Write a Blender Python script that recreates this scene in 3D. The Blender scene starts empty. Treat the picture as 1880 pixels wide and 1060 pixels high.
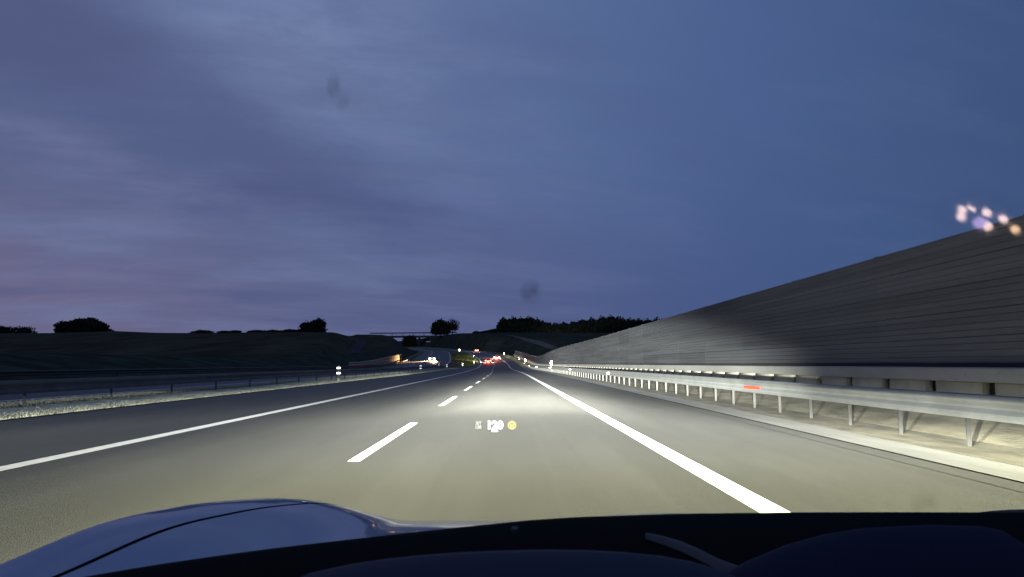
import bpy, bmesh, math, random
import numpy as np
from mathutils import Vector, Matrix
random.seed(7)
S = bpy.context.scene
COL = S.collection

# ------------------------------------------------------------------ camera
F, H = 1368.0, 1.12                      # focal length in photo pixels, eye height
PITCH, YAW = math.radians(5.76), math.radians(0.377)
cam_d = bpy.data.cameras.new('camera')
cam = bpy.data.objects.new('camera', cam_d)
COL.objects.link(cam)
cam.location = (0, 0, H)
cam.rotation_euler = (math.pi / 2 + PITCH, 0, -YAW)
cam_d.sensor_width = 36
cam_d.lens = F / 1880 * 36
cam_d.clip_start, cam_d.clip_end = 0.05, 6000
cam_d.dof.use_dof = True
cam_d.dof.focus_distance = 25
cam_d.dof.aperture_fstop = 16
S.camera = cam
S.view_settings.view_transform = 'Standard'
S.view_settings.look = 'None'
S.view_settings.exposure = 0
S.view_settings.gamma = 1
S.view_settings.use_curve_mapping = False
S.render.resolution_x, S.render.resolution_y = 1024, 577
S.cycles.use_denoising = True
S.cycles.sample_clamp_indirect = 4
S.cycles.max_bounces = 6
S.cycles.transparent_max_bounces = 16
S.cycles.use_adaptive_sampling = False


# ------------------------------------------------------------------ node helper
class NT:
    def __init__(self, tree):
        self.t = tree

    def n(self, kind, **kw):
        nd = self.t.nodes.new(kind)
        for k, v in kw.items():
            setattr(nd, k, v)
        return nd

    def put(self, sock, v):
        if isinstance(v, bpy.types.NodeSocket):
            self.t.links.new(v, sock)
        elif v is not None:
            if sock.type == 'RGBA' and len(v) == 3:
                v = (*v, 1)
            sock.default_value = v

    def m(self, op, a, b=None, c=None, clamp=False):
        nd = self.n('ShaderNodeMath', operation=op, use_clamp=clamp)
        for i, v in enumerate((a, b, c)):
            if v is not None:
                self.put(nd.inputs[i], v)
        return nd.outputs[0]

    def ss(self, x, lo, hi):            # smoothstep lo..hi -> 0..1
        nd = self.n('ShaderNodeMapRange', interpolation_type='SMOOTHSTEP')
        self.put(nd.inputs['Value'], x)
        nd.inputs['From Min'].default_value = lo
        nd.inputs['From Max'].default_value = hi
        return nd.outputs[0]

    def mix(self, f, a, b, blend='MIX'):
        nd = self.n('ShaderNodeMix', data_type='RGBA', blend_type=blend)
        self.put(nd.inputs[0], f)
        self.put(nd.inputs[6], a)
        self.put(nd.inputs[7], b)
        return nd.outputs[2]

    def ramp(self, x, stops):
        nd = self.n('ShaderNodeValToRGB')
        e = nd.color_ramp.elements
        while len(e) < len(stops):
            e.new(0.5)
        for i, (p, c) in enumerate(stops):
            e[i].position = p
            e[i].color = (*c, 1) if not isinstance(c, (int, float)) else (c, c, c, 1)
        self.put(nd.inputs[0], x)
        return nd.outputs[0]

    def noise(self, vec, scale, detail=4, rough=0.5, dist=0.0):
        nd = self.n('ShaderNodeTexNoise')
        self.put(nd.inputs['Vector'], vec)
        nd.inputs['Scale'].default_value = scale
        nd.inputs['Detail'].default_value = detail
        nd.inputs['Roughness'].default_value = rough
        nd.inputs['Distortion'].default_value = dist
        return nd.outputs[0]

    def sep(self, v):
        nd = self.n('ShaderNodeSeparateXYZ')
        self.put(nd.inputs[0], v)
        return nd.outputs

    def com(self, x, y, z):
        nd = self.n('ShaderNodeCombineXYZ')
        for i, v in enumerate((x, y, z)):
            self.put(nd.inputs[i], v)
        return nd.outputs[0]


# ------------------------------------------------------------------ dusk sky
W = bpy.data.worlds.new('World')
S.world = W
W.use_nodes = True
W.node_tree.nodes.clear()
t = NT(W.node_tree)
d = t.n('ShaderNodeTexCoord').outputs['Generated']
dx, dy, dz = t.sep(d)
xx = t.m('MULTIPLY_ADD', dx, 0.7, 0.5)                       # left .. right
base = t.ramp(xx, [(0.0, (.092, .120, .250)), (.13, (.108, .140, .285)), (.33, (.132, .180, .345)), (.52, (.104, .156, .325)),
                   (.70, (.075, .123, .285)), (.92, (.047, .089, .208)), (1.0, (.040, .080, .192))])
low = t.ramp(xx, [(0.0, (.215, .160, .245)), (.13, (.165, .145, .260)), (.33, (.116, .131, .265)), (.52, (.091, .112, .250)),
                  (.70, (.063, .099, .245)), (.92, (.045, .095, .225)), (1.0, (.040, .088, .21))])
sky = t.mix(t.ss(dz, 0.02, 0.30), low, base)
# drifting cloud layers, stretched along the wind
den = t.m('ADD', t.m('MAXIMUM', dz, 0.0), 0.22)
cu = t.m('DIVIDE', dx, den)
cv = t.m('DIVIDE', dy, den)
rot_u = t.m('MULTIPLY_ADD', cu, 0.95, t.m('MULTIPLY', cv, 0.30))
rot_v = t.m('MULTIPLY_ADD', cu, -0.30, t.m('MULTIPLY', cv, 0.95))
wisp = t.noise(t.com(t.m('MULTIPLY', rot_u, 0.65), t.m('MULTIPLY', rot_v, 1.35), 3.3), 1.7, 6, 0.52, 0.25)
fine = t.noise(t.com(t.m('MULTIPLY', rot_u, 0.8), t.m('MULTIPLY', rot_v, 2.6), 9.1), 2.6, 5, 0.6, 0.2)
leftness = t.ss(dx, 0.22, -0.25)
sky = t.mix(t.m('MULTIPLY', t.ss(wisp, 0.48, 0.68), t.m('MULTIPLY_ADD', leftness, 0.40, 0.10)), sky, (.165, .205, .375))
sky = t.mix(t.m('MULTIPLY', t.ss(wisp, 0.50, 0.30), t.m('MULTIPLY_ADD', leftness, 0.50, 0.14)), sky, (.078, .100, .235))
sky = t.mix(t.m('MULTIPLY', t.ss(fine, 0.50, 0.72), t.m('MULTIPLY_ADD', leftness, 0.34, 0.05)), sky, (.160, .178, .325))
# one long dark bank drifting down from the upper left
warp = t.m('SUBTRACT', t.noise(t.com(t.m('MULTIPLY', dx, 2.0), t.m('MULTIPLY', dz, 4.0), dy), 2.4, 5, 0.58), 0.5)
axis = t.m('MULTIPLY_ADD', dx, -0.45, 0.135)
wid = t.m('MAXIMUM', t.m('MULTIPLY_ADD', dx, -0.15, 0.022), 0.028)
band = t.m('DIVIDE', t.m('MULTIPLY_ADD', warp, 0.14, t.m('SUBTRACT', dz, axis)), wid)
bandf = t.m('MULTIPLY', t.m('EXPONENT', t.m('MULTIPLY', t.m('POWER', t.m('ABSOLUTE', band), 2.4), -1.0)), t.ss(dx, 0.12, -0.30))
sky = t.mix(t.m('MULTIPLY', bandf, 0.62), sky, (.080, .098, .225))
# a paler break in the cloud beside the bank, and a heavier mass above it at the far left
def puff(x0, z0, rx, rz, tilt, warpk):
    ax = t.m('SUBTRACT', dx, x0)
    az_ = t.m('SUBTRACT', dz, z0)
    p_ = t.m('DIVIDE', t.m('ADD', t.m('MULTIPLY_ADD', az_, tilt, ax), t.m('MULTIPLY', warp, warpk)), rx)
    q_ = t.m('DIVIDE', t.m('ADD', t.m('MULTIPLY_ADD', ax, -tilt, az_), t.m('MULTIPLY', warp, warpk * .6)), rz)
    return t.m('EXPONENT', t.m('MULTIPLY', t.m('ADD', t.m('MULTIPLY', p_, p_), t.m('MULTIPLY', q_, q_)), -1.0))


mott = t.ss(t.noise(t.com(t.m('MULTIPLY', rot_u, 1.0), t.m('MULTIPLY', rot_v, 2.0), 17.0), 3.4, 6, 0.62, 0.3), 0.36, 0.66)
sky = t.mix(t.m('MULTIPLY', puff(-.26, .40, .17, .075, -.25, .25), t.m('MULTIPLY_ADD', mott, .36, .26)), sky, (.190, .245, .430))
sky = t.mix(t.m('MULTIPLY', puff(-.56, .375, .17, .085, -.5, .22), .55), sky, (.084, .100, .215))
sky = t.mix(t.m('MULTIPLY', puff(-.52, .245, .20, .028, -.18, .20), t.m('MULTIPLY_ADD', mott, .35, .15)), sky, (.165, .178, .320))
sky = t.mix(t.m('MULTIPLY', puff(-.23, .345, .10, .018, .0, .10), .40), sky, (.092, .118, .255))
sky = t.mix(t.m('MULTIPLY', t.m('SUBTRACT', 1.0, mott), t.m('MULTIPLY_ADD', leftness, .13, .05)), sky, (.070, .088, .195))
sky = t.mix(t.ss(dz, 0.0, -0.05), sky, (.02, .025, .05))
bg = t.n('ShaderNodeBackground')
t.put(bg.inputs['Color'], sky)
bg.inputs['Strength'].default_value = 1.0
t.t.links.new(bg.outputs[0], t.n('ShaderNodeOutputWorld').inputs[0])


# ------------------------------------------------------------------ small helpers
def link(o, parent=None):
    COL.objects.link(o)
    if parent is not None:
        o.parent = parent
    return o


def obj(name, verts, faces, mat, parent=None, smooth=False):
    me = bpy.data.meshes.new(name)
    me.from_pydata([tuple(v) for v in verts], [], [tuple(f) for f in faces])
    me.validate()
    me.update()
    if mat is not None:
        me.materials.append(mat)
    if smooth:
        me.polygons.foreach_set('use_smooth', [True] * len(me.polygons))
    return link(bpy.data.objects.new(name, me), parent)


def again(o, parent=None, M=None, name=None):
    c = o.copy()
    link(c, parent)
    if M is not None:
        c.matrix_world = M
    return c


def tag(o, label=None, cat=None, group=None, kind=None):
    if label:
        o['label'] = label
    if cat:
        o['category'] = cat
    if group:
        o['group'] = group
    if kind:
        o['kind'] = kind
    return o


def empty(name, loc=(0, 0, 0), rz=0.0):
    o = bpy.data.objects.new(name, None)
    o.empty_display_size = 0.3
    COL.objects.link(o)
    o.location = loc
    o.rotation_euler = (0, 0, rz)
    return o


class MB:
    """collects simple solids into one mesh"""
    def __init__(self):
        self.v, self.f = [], []

    def add(self, v, f):
        k = len(self.v)
        self.v += [tuple(p) for p in v]
        self.f += [tuple(i + k for i in q) for q in f]

    def box(self, x0, x1, y0, y1, z0, z1):
        self.add([(x0, y0, z0), (x1, y0, z0), (x1, y1, z0), (x0, y1, z0), (x0, y0, z1), (x1, y0, z1), (x1, y1, z1), (x0, y1, z1)],
                 [(3, 2, 1, 0), (4, 5, 6, 7), (0, 1, 5, 4), (1, 2, 6, 5), (2, 3, 7, 6), (3, 0, 4, 7)])
        return self

    def tube(self, p0, p1, r0, r1, n=7):
        p0, p1 = Vector(p0), Vector(p1)
        a = (p1 - p0).normalized()
        u = a.orthogonal().normalized()
        w = a.cross(u)
        v = []
        for p, r in ((p0, r0), (p1, r1)):
            v += [p + (u * math.cos(2 * math.pi * i / n) + w * math.sin(2 * math.pi * i / n)) * r for i in range(n)]
        f = [(i, (i + 1) % n, n + (i + 1) % n, n + i) for i in range(n)]
        f += [tuple(range(n))[::-1], tuple(range(n, 2 * n))]
        self.add(v, f)
        return self

    def disc(self, c, r, ax, depth, n=14):
        c, ax = Vector(c), Vector(ax).normalized()
        return self.tube(c, c + ax * depth, r, r, n)

    def build(self, name, mat, parent=None, smooth=False):
        return obj(name, self.v, self.f, mat, parent, smooth)


def bevel(o, w, seg=2):
    bm = bmesh.new()
    bm.from_mesh(o.data)
    bmesh.ops.bevel(bm, geom=bm.edges[:], offset=w, segments=seg, affect='EDGES', clamp_overlap=True)
    bm.to_mesh(o.data)
    bm.free()
    o.data.polygons.foreach_set('use_smooth', [True] * len(o.data.polygons))
    return o


def ray(px, py):
    """direction through a pixel of the 1880 x 1060 photograph"""
    f = Vector((math.sin(YAW) * math.cos(PITCH), math.cos(YAW) * math.cos(PITCH), math.sin(PITCH)))
    r = Vector((math.cos(YAW), -math.sin(YAW), 0))
    return f + r * ((px - 940) / F) + r.cross(f) * ((530 - py) / F)


def P(px, py, y):
    q = ray(px, py)
    return Vector((0, 0, H)) + q * (y / q.y)


# ------------------------------------------------------------------ materials
def mat(name, col, rough=0.7, spec=0.4, metal=0.0, var=0.0, vscale=3.0, bump=0.0, bscale=40.0, coat=0.0, stretch=None, col2=None):
    m = bpy.data.materials.new(name)
    m.use_nodes = True
    nt = NT(m.node_tree)
    b = m.node_tree.nodes['Principled BSDF']
    b.inputs['Roughness'].default_value = rough
    b.inputs['Specular IOR Level'].default_value = spec
    b.inputs['Metallic'].default_value = metal
    b.inputs['Coat Weight'].default_value = coat
    b.inputs['Coat Roughness'].default_value = 0.03
    pos = nt.n('ShaderNodeNewGeometry').outputs['Position']
    if stretch:
        mp = nt.n('ShaderNodeMapping')
        nt.put(mp.inputs['Vector'], pos)
        mp.inputs['Scale'].default_value = stretch
        pos = mp.outputs[0]
    if var > 0 or col2:
        f = nt.ss(nt.noise(pos, vscale, 6, 0.6), 0.3, 0.7)
        a = tuple(c * (1 - var) for c in col)
        c2 = col2 or tuple(min(1, c * (1 + var)) for c in col)
        g = nt.noise(pos, vscale * 11, 3, 0.6)
        c = nt.mix(f, a, c2)
        c = nt.mix(nt.m('MULTIPLY', nt.ss(g, 0.55, 0.8), 0.35), c, tuple(x * 0.55 for x in col))
        nt.put(b.inputs['Base Color'], c)
    else:
        b.inputs['Base Color'].default_value = (*col, 1)
    if bump > 0:
        bn = nt.n('ShaderNodeBump')
        bn.inputs['Strength'].default_value = bump
        bn.inputs['Distance'].default_value = 0.02
        nt.put(bn.inputs['Height'], nt.noise(pos, bscale, 3, 0.6))
        nt.put(b.inputs['Normal'], bn.outputs[0])
    return m


def glow(name, col, strength):
    m = bpy.data.materials.new(name)
    m.use_nodes = True
    m.node_tree.nodes.clear()
    nt = NT(m.node_tree)
    e = nt.n('ShaderNodeEmission')
    e.inputs[0].default_value = (*col, 1)
    e.inputs[1].default_value = strength
    nt.t.links.new(e.outputs[0], nt.n('ShaderNodeOutputMaterial').inputs[0])
    m.cycles.emission_sampling = 'NONE'
    return m


def marking_paint(name, col):
    """thermoplastic road paint with a profiled (sawtooth) surface whose faces look back along the road"""
    m = bpy.data.materials.new(name)
    m.use_nodes = True
    nt = NT(m.node_tree)
    b = m.node_tree.nodes['Principled BSDF']
    pos = nt.n('ShaderNodeNewGeometry').outputs['Position']
    _, py, _ = nt.sep(pos)
    saw = nt.m('FRACT', nt.m('MULTIPLY', py, 47.0))
    face = nt.m('LESS_THAN', saw, 0.72)
    nx = nt.com(0.0, nt.m('MULTIPLY_ADD', face, -0.72, 0.18), 0.85)
    vn = nt.n('ShaderNodeVectorMath', operation='NORMALIZE')
    nt.put(vn.inputs[0], nx)
    nt.put(b.inputs['Normal'], vn.outputs[0])
    w = nt.ss(nt.noise(pos, 5.0, 6, 0.7), 0.25, 0.6)
    nt.put(b.inputs['Base Color'], nt.mix(w, tuple(c * 0.82 for c in col), col))
    b.inputs['Roughness'].default_value = 0.6
    return m


def asphalt(name, col, rough, wheel=None):
    m = bpy.data.materials.new(name)
    m.use_nodes = True
    nt = NT(m.node_tree)
    b = m.node_tree.nodes['Principled BSDF']
    pos = nt.n('ShaderNodeNewGeometry').outputs['Position']
    px, py, pz = nt.sep(pos)
    big = nt.noise(nt.com(nt.m('MULTIPLY', px, 0.9), nt.m('MULTIPLY', py, 0.09), 0.0), 1.0, 5, 0.6)
    streak = nt.noise(nt.com(nt.m('MULTIPLY', px, 6.0), nt.m('MULTIPLY', py, 0.05), 1.0), 1.0, 4, 0.6)
    grit = nt.noise(pos, 55.0, 3, 0.7)
    patch = nt.noise(nt.com(nt.m('MULTIPLY', px, 1.3), nt.m('MULTIPLY', py, 0.45), 4.0), 1.0, 6, 0.65)
    tracks = nt.m('SINE', nt.m('MULTIPLY_ADD', px, 3.55, 1.1))
    c = nt.mix(nt.ss(big, 0.3, 0.7), tuple(x * 0.9 for x in col), tuple(x * 1.1 for x in col))
    c = nt.mix(nt.m('MULTIPLY', nt.ss(streak, 0.45, 0.75), 0.25), c, tuple(x * 0.75 for x in col))
    c = nt.mix(nt.m('MULTIPLY', nt.ss(grit, 0.5, 0.72), 0.55), c, tuple(x * 1.5 for x in col))
    c = nt.mix(nt.m('MULTIPLY', nt.ss(patch, 0.42, 0.72), 0.30), c, tuple(x * 0.80 for x in col))
    c = nt.mix(nt.m('MULTIPLY', nt.ss(tracks, 0.1, 1.0), 0.30), c, tuple(x * 0.82 for x in col))
    nt.put(b.inputs['Base Color'], c)
    b.inputs['Roughness'].default_value = rough
    b.inputs['Specular IOR Level'].default_value = 0.30
    bn = nt.n('ShaderNodeBump')
    bn.inputs['Strength'].default_value = 0.45
    bn.inputs['Distance'].default_value = 0.01
    nt.put(bn.inputs['Height'], nt.noise(pos, 90.0, 2, 0.6))
    nt.put(b.inputs['Normal'], bn.outputs[0])
    return m


M = {}
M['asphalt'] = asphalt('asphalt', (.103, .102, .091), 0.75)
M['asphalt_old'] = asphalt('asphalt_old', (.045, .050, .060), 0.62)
M['joint'] = mat('joint', (.02, .02, .02), 0.7)
M['white_line'] = marking_paint('white_line', (.82, .82, .78))
M['concrete_light'] = mat('concrete_light', (.32, .317, .28), 0.85, var=.14, vscale=1.2, stretch=(1, .25, 1))
M['gravel'] = mat('gravel', (.26, .24, .165), 0.95, var=.35, vscale=2.2, bump=.6, bscale=24, stretch=(1, .4, 1))
M['soil_grass'] = mat('soil_grass', (.10, .105, .06), 0.95, spec=.1, var=.35, vscale=1.5)
M['dry_grass'] = mat('dry_grass', (.50, .50, .37), 0.9, spec=.15, var=.3, vscale=.8)
M['green_grass'] = mat('green_grass', (.085, .095, .030), 0.9, spec=.1, var=.3, vscale=.8)
M['slope_grass'] = mat('slope_grass', (.042, .052, .040), 1.0, spec=.0, var=.35, vscale=.25)
M['field'] = mat('field', (.058, .054, .040), 1.0, spec=.0, var=.3, vscale=.10, stretch=(1, .35, 1))
M['track'] = mat('track', (.115, .11, .105), 1.0, spec=.0, var=.25, vscale=.3)
M['track_dark'] = mat('track_dark', (.062, .064, .070), 1.0, spec=.0, var=.25, vscale=.3)
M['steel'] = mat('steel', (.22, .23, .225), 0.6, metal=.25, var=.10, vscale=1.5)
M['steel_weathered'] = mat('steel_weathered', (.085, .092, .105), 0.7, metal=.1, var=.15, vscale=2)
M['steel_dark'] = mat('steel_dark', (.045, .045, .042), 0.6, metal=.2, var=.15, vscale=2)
M['wall_panel'] = mat('wall_panel', (.110, .115, .126), 0.92, spec=.2, var=.22, vscale=1.1, stretch=(1, .06, 3.0), bump=.25, bscale=14)
M['wall_panel_b'] = mat('wall_panel_b', (.099, .104, .116), 0.92, spec=.2, var=.25, vscale=1.1, stretch=(1, .06, 3.0), bump=.25, bscale=14)
M['wall_post'] = mat('wall_post', (.098, .102, .110), 0.9, var=.1, vscale=2)
M['plinth'] = mat('plinth', (.42, .41, .33), 0.85, var=.12, vscale=2)
M['plinth_cap'] = mat('plinth_cap', (.34, .34, .32), 0.85, var=.1, vscale=1.3, stretch=(1, .3, 1))
M['recess'] = mat('recess', (.03, .03, .03), 0.9)
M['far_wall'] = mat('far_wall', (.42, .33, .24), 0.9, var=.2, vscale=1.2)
M['leaf'] = mat('leaf', (.026, .032, .020), 0.9, spec=.1, var=.4, vscale=.6)
M['bark'] = mat('bark', (.035, .030, .025), 0.95, var=.3, vscale=3)
M['bridge_concrete'] = mat('bridge_concrete', (.075, .078, .082), 0.9, var=.15, vscale=.3)
M['bridge_rail'] = mat('bridge_rail', (.05, .055, .065), 0.7)
M['post_white'] = mat('post_white', (.80, .80, .78), 0.5)
M['post_body'] = mat('post_body', (.42, .42, .40), 0.6)
M['black'] = mat('black', (.015, .015, .016), 0.6)
M['reflector'] = mat('reflector', (.92, .92, .90), 0.30, metal=1.0)
M['reflector_amber'] = mat('reflector_amber', (1.0, .72, .50), 0.34, metal=1.0)
M['reflector_red'] = mat('reflector_red', (.80, .045, .025), 0.6, spec=.2)
M['sign_face'] = mat('sign_face', (.55, .60, .58), 0.5)
M['sign_blue'] = mat('sign_blue', (.02, .05, .14), 0.5)
M['sign_yellow'] = mat('sign_yellow', (.9, .88, .6), 0.32, metal=1.0)
M['car_red'] = mat('car_red', (.16, .02, .02), 0.3, coat=.6)
M['car_dark'] = mat('car_dark', (.02, .022, .028), 0.3, coat=.6)
M['car_grey'] = mat('car_grey', (.10, .10, .11), 0.35, coat=.5)
M['car_glass'] = mat('car_glass', (.01, .012, .016), 0.08, spec=.6)
M['tyre'] = mat('tyre', (.012, .012, .012), 0.9)
M['rim'] = mat('rim', (.35, .35, .36), 0.4, metal=.8)
M['tail_glow'] = glow('tail_glow', (1.0, .10, .07), 14)
M['tail_glow_pale'] = glow('tail_glow_pale', (1.0, .38, .30), 10)
M['tail_glow_far'] = glow('tail_glow_far', (1.0, .34, .20), 12)
M['head_glow'] = glow('head_glow', (1.0, .90, .76), 42)
M['paint'] = mat('paint', (.135, .215, .365), 0.45, metal=.15, coat=.6)
M['liner'] = mat('liner', (.004, .005, .008), 0.7)
M['dash_black'] = mat('dash_black', (.003, .003, .0035), 0.85, spec=.05)
M['dash_navy'] = mat('dash_navy', (.022, .026, .050), 0.8, spec=.25)
M['dash_screen'] = mat('dash_screen', (.014, .017, .040), 0.8, spec=.15)
M['dash_grey'] = mat('dash_grey', (.065, .068, .072), 0.7, spec=.3)
M['hud_white'] = glow('hud_white', (1.0, 1.0, .97), 1.6)
M['hud_green'] = glow('hud_green', (.97, 1.0, .86), 1.15)
M['hud_yellow'] = glow('hud_yellow', (1.0, .92, .42), 1.1)
M['hud_dim'] = glow('hud_dim', (.78, .66, .22), .75)
M['glint_pink'] = glow('glint_pink', (1.0, .70, .62), 13)  # glow of the added discs, seen only mirrored in the windscreen
M['glint_amber'] = glow('glint_amber', (1.0, .66, .38), 13)
M['glint_violet'] = glow('glint_violet', (.75, .50, .95), 6)


# ------------------------------------------------------------------ road alignment
def pchip(xs, ys):
    xs, ys = np.array(xs, float), np.array(ys, float)
    h = np.diff(xs)
    dl = np.diff(ys) / h
    m = np.zeros(len(xs))
    for i in range(1, len(xs) - 1):
        if dl[i - 1] * dl[i] > 0:
            w1, w2 = 2 * h[i] + h[i - 1], h[i] + 2 * h[i - 1]
            m[i] = (w1 + w2) / (w1 / dl[i - 1] + w2 / dl[i])
    m[0], m[-1] = dl[0], dl[-1]

    def f(x):
        x = min(max(x, xs[0]), xs[-1])
        i = int(min(max(np.searchsorted(xs, x) - 1, 0), len(xs) - 2))
        u = (x - xs[i]) / h[i]
        return float((1 + 2 * u) * (1 - u) ** 2 * ys[i] + u * (1 - u) ** 2 * h[i] * m[i] + u * u * (3 - 2 * u) * ys[i + 1] + u * u * (u - 1) * h[i] * m[i + 1])
    return f


cx = pchip([-40, 70, 100, 133, 173, 200, 221, 248, 270, 330, 395, 500, 600, 700, 850, 1100, 3000],
           [0, 0, -.25, -.85, -1.3, -1.65, -2.2, -3.7, -5.5, -10.3, -16.3, -32, -57, -92, -160, -300, -500])
zr = pchip([-40, 100, 150, 173, 200, 221, 248, 270, 330, 395, 500, 700, 800, 900, 1100, 3000],
           [0, 0, .05, .22, .75, 1.30, 2.4, 3.3, 5.3, 7.3, 10.0, 17.0, 21.0, 24.0, 25, 25])


def head(y):                              # heading of the road (rotation about z)
    return -math.atan2(cx(y + 1) - cx(y - 1), 2.0)


def at(s, y, dz=0.0):
    return Vector((cx(y) + s, y, zr(y) + dz))


def ys_between(a, b):
    out = []
    y = a
    while y < b - 1e-6:
        out.append(y)
        y += 3.0 if y < 160 else (4.0 if y < 420 else 10.0)
    out.append(b)
    return out


def ribbon(name, s0, s1, a, b, dz, mat_, parent=None, dz1=None, mid=0.0, cols=1):
    """a sheet that follows the road; s0, s1 are numbers or functions of y"""
    f0 = s0 if callable(s0) else (lambda y: s0)
    f1 = s1 if callable(s1) else (lambda y: s1)
    dz1 = dz if dz1 is None else dz1
    v, f = [], []
    Y = ys_between(a, b)
    for y in Y:
        for k in range(cols + 1):
            u = k / cols
            v.append(at(f0(y) * (1 - u) + f1(y) * u, y, dz * (1 - u) + dz1 * u + mid * math.sin(math.pi * u)))
    n = cols + 1
    for i in range(len(Y) - 1):
        for k in range(cols):
            f.append((i * n + k, i * n + k + 1, (i + 1) * n + k + 1, (i + 1) * n + k))
    return obj(name, v, f, mat_, parent)


def sweep(name, prof, a, b, mat_, parent=None, close=True):
    """a profile [(s, z)] swept along the road"""
    v, f = [], []
    Y = ys_between(a, b)
    n = len(prof)
    for y in Y:
        v += [at(s, y, z) for s, z in prof]
    for i in range(len(Y) - 1):
        for k in range(n if close else n - 1):
            k2 = (k + 1) % n
            f.append((i * n + k, i * n + k2, (i + 1) * n + k2, (i + 1) * n + k))
    if close:
        f.append(tuple(range(n))[::-1])
        f.append(tuple(range((len(Y) - 1) * n, len(Y) * n)))
    return obj(name, v, f, mat_, parent)


# ------------------------------------------------------------------ terrain
sky_px = [-900, 0, 100, 220, 350, 430, 520, 600, 650, 700, 830, 930, 1100, 1400, 3000]
sky_py = [618, 617, 617, 614, 619, 616, 615, 614.5, 618, 619, 615.5, 613.5, 614.5, 614, 612]


def sst(x):
    x = min(max(x, 0.0), 1.0)
    return x * x * (3 - 2 * x)


def hnoise(x, y):
    return (math.sin(x * .021 + 1.3) * math.sin(y * .017 + .4) + .5 * math.sin(x * .053 + y * .031) + .3 * math.sin(x * .11 - y * .07 + 2))


def terrain(x, y):
    s = x - cx(y)
    yy = max(y, 1.0)
    pa = 931 + x / yy * F
    near = 1 - sst((pa - 590) / 90)
    zc = 330 * near + 650 * (1 - near)
    z0 = 95 * near + 180 * (1 - near)
    pxc = min(max(pa, -900), 3000)
    hc = H + (668 - float(np.interp(pxc, sky_px, sky_py))) / F * zc
    k = (y - z0) / (zc - z0)
    hill = hc * sst(k)
    if y < zc:
        hill += hnoise(x, y) * .35 * sst(k * 2) * sst((1 - k) * 3)
    r = zr(y) - 0.08
    if s < 0:
        w = sst((-30.5 - s) / 17)
        up = max(r + 2.3 + .1 * hnoise(x, y * .2), hill + 0.4)
    else:
        w = sst((s - 9.6) / (30 - 22 * sst((y - 400) / 80)))
        up = max(r + 0.3, hill)
    w = max(w, sst((y - 735) / 60))
    return r * (1 - w) + up * w


def hit(px, py, far=900):
    """where the line of sight through a photo pixel meets the ground"""
    q = ray(px, py)
    q = q / q.y
    y = 20.0
    while y < far:
        p = Vector((0, 0, H)) + q * y
        if p.z <= terrain(p.x, p.y):
            return Vector((p.x, p.y, terrain(p.x, p.y)))
        y += .5
    return None


sv = [-1900, -1400, -1000, -760, -600, -480, -400, -330, -280, -240, -200, -170, -145, -122, -104, -90, -78, -68, -60, -54, -49, -46, -43.5, -41, -38.5, -36, -33.5, -31,
      -30.5, 9.6, 11, 14, 18, 23, 29, 36, 44, 54, 66, 80, 96, 115, 138, 165, 200, 245, 300, 370, 460, 600, 800, 1100, 1500, 1900]
yv = [-40, -15, 0, 10, 20, 30, 40, 50, 60, 70, 80, 90] + list(range(100, 420, 8)) + list(range(420, 760, 12)) + [780, 820, 880, 960, 1100, 1400, 2000, 3000]
tv, tf, tm = [], [], []
for y in yv:
    for s in sv:
        x = cx(y) + s
        tv.append((x, y, terrain(x, y)))
ns = len(sv)
for i in range(len(yv) - 1):
    for k in range(ns - 1):
        tf.append((i * ns + k, i * ns + k + 1, (i + 1) * ns + k + 1, (i + 1) * ns + k))
        tm.append(1 if (sv[k] < -46 or sv[k] > 60) else 0)
ground = obj('ground', tv, tf, M['slope_grass'], smooth=True)
ground.data.materials.append(M['field'])
ground.data.polygons.foreach_set('material_index', tm)
tag(ground, kind='structure')

# ------------------------------------------------------------------ carriageways
left_edge = lambda y: -9.9 + 3.6 * sst((y - 140) / 60)
road = ribbon('road', left_edge, 4.85, -30, 720, 0.0, M['asphalt'], cols=6)
tag(road, kind='structure')
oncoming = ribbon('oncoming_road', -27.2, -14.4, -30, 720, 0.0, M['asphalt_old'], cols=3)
tag(oncoming, kind='structure')
tag(ribbon('gutter', 4.85, 5.55, -30, 330, 0.014, M['concrete_light'], mid=-.006, cols=4), kind='structure')
verge_r = ribbon('gravel_verge', 5.55, 6.75, -30, 330, 0.012, M['gravel'], dz1=.012, cols=3)
tag(ribbon('gravel_bank', 6.75, 8.262, -30, 330, 0.012, M['gravel'], dz1=.24, cols=4), kind='structure')
tag(verge_r, kind='structure')
tag(ribbon('verge', 4.85, 9.6, 330, 720, 0.0, M['soil_grass'], cols=3), kind='structure')
tag(ribbon('median', -14.4, left_edge, -30, 720, 0.0, M['soil_grass'], dz1=.012, mid=.05, cols=5), kind='structure')
tag(ribbon('grass_verge', -12.9, lambda y: left_edge(y) - .02, -10, 165, .03, M['dry_grass'], dz1=.018, mid=.035, cols=5), kind='structure')
tag(ribbon('far_verge', -30.5, -27.2, -30, 720, 0.0, M['soil_grass'], cols=2), kind='structure')

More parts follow.
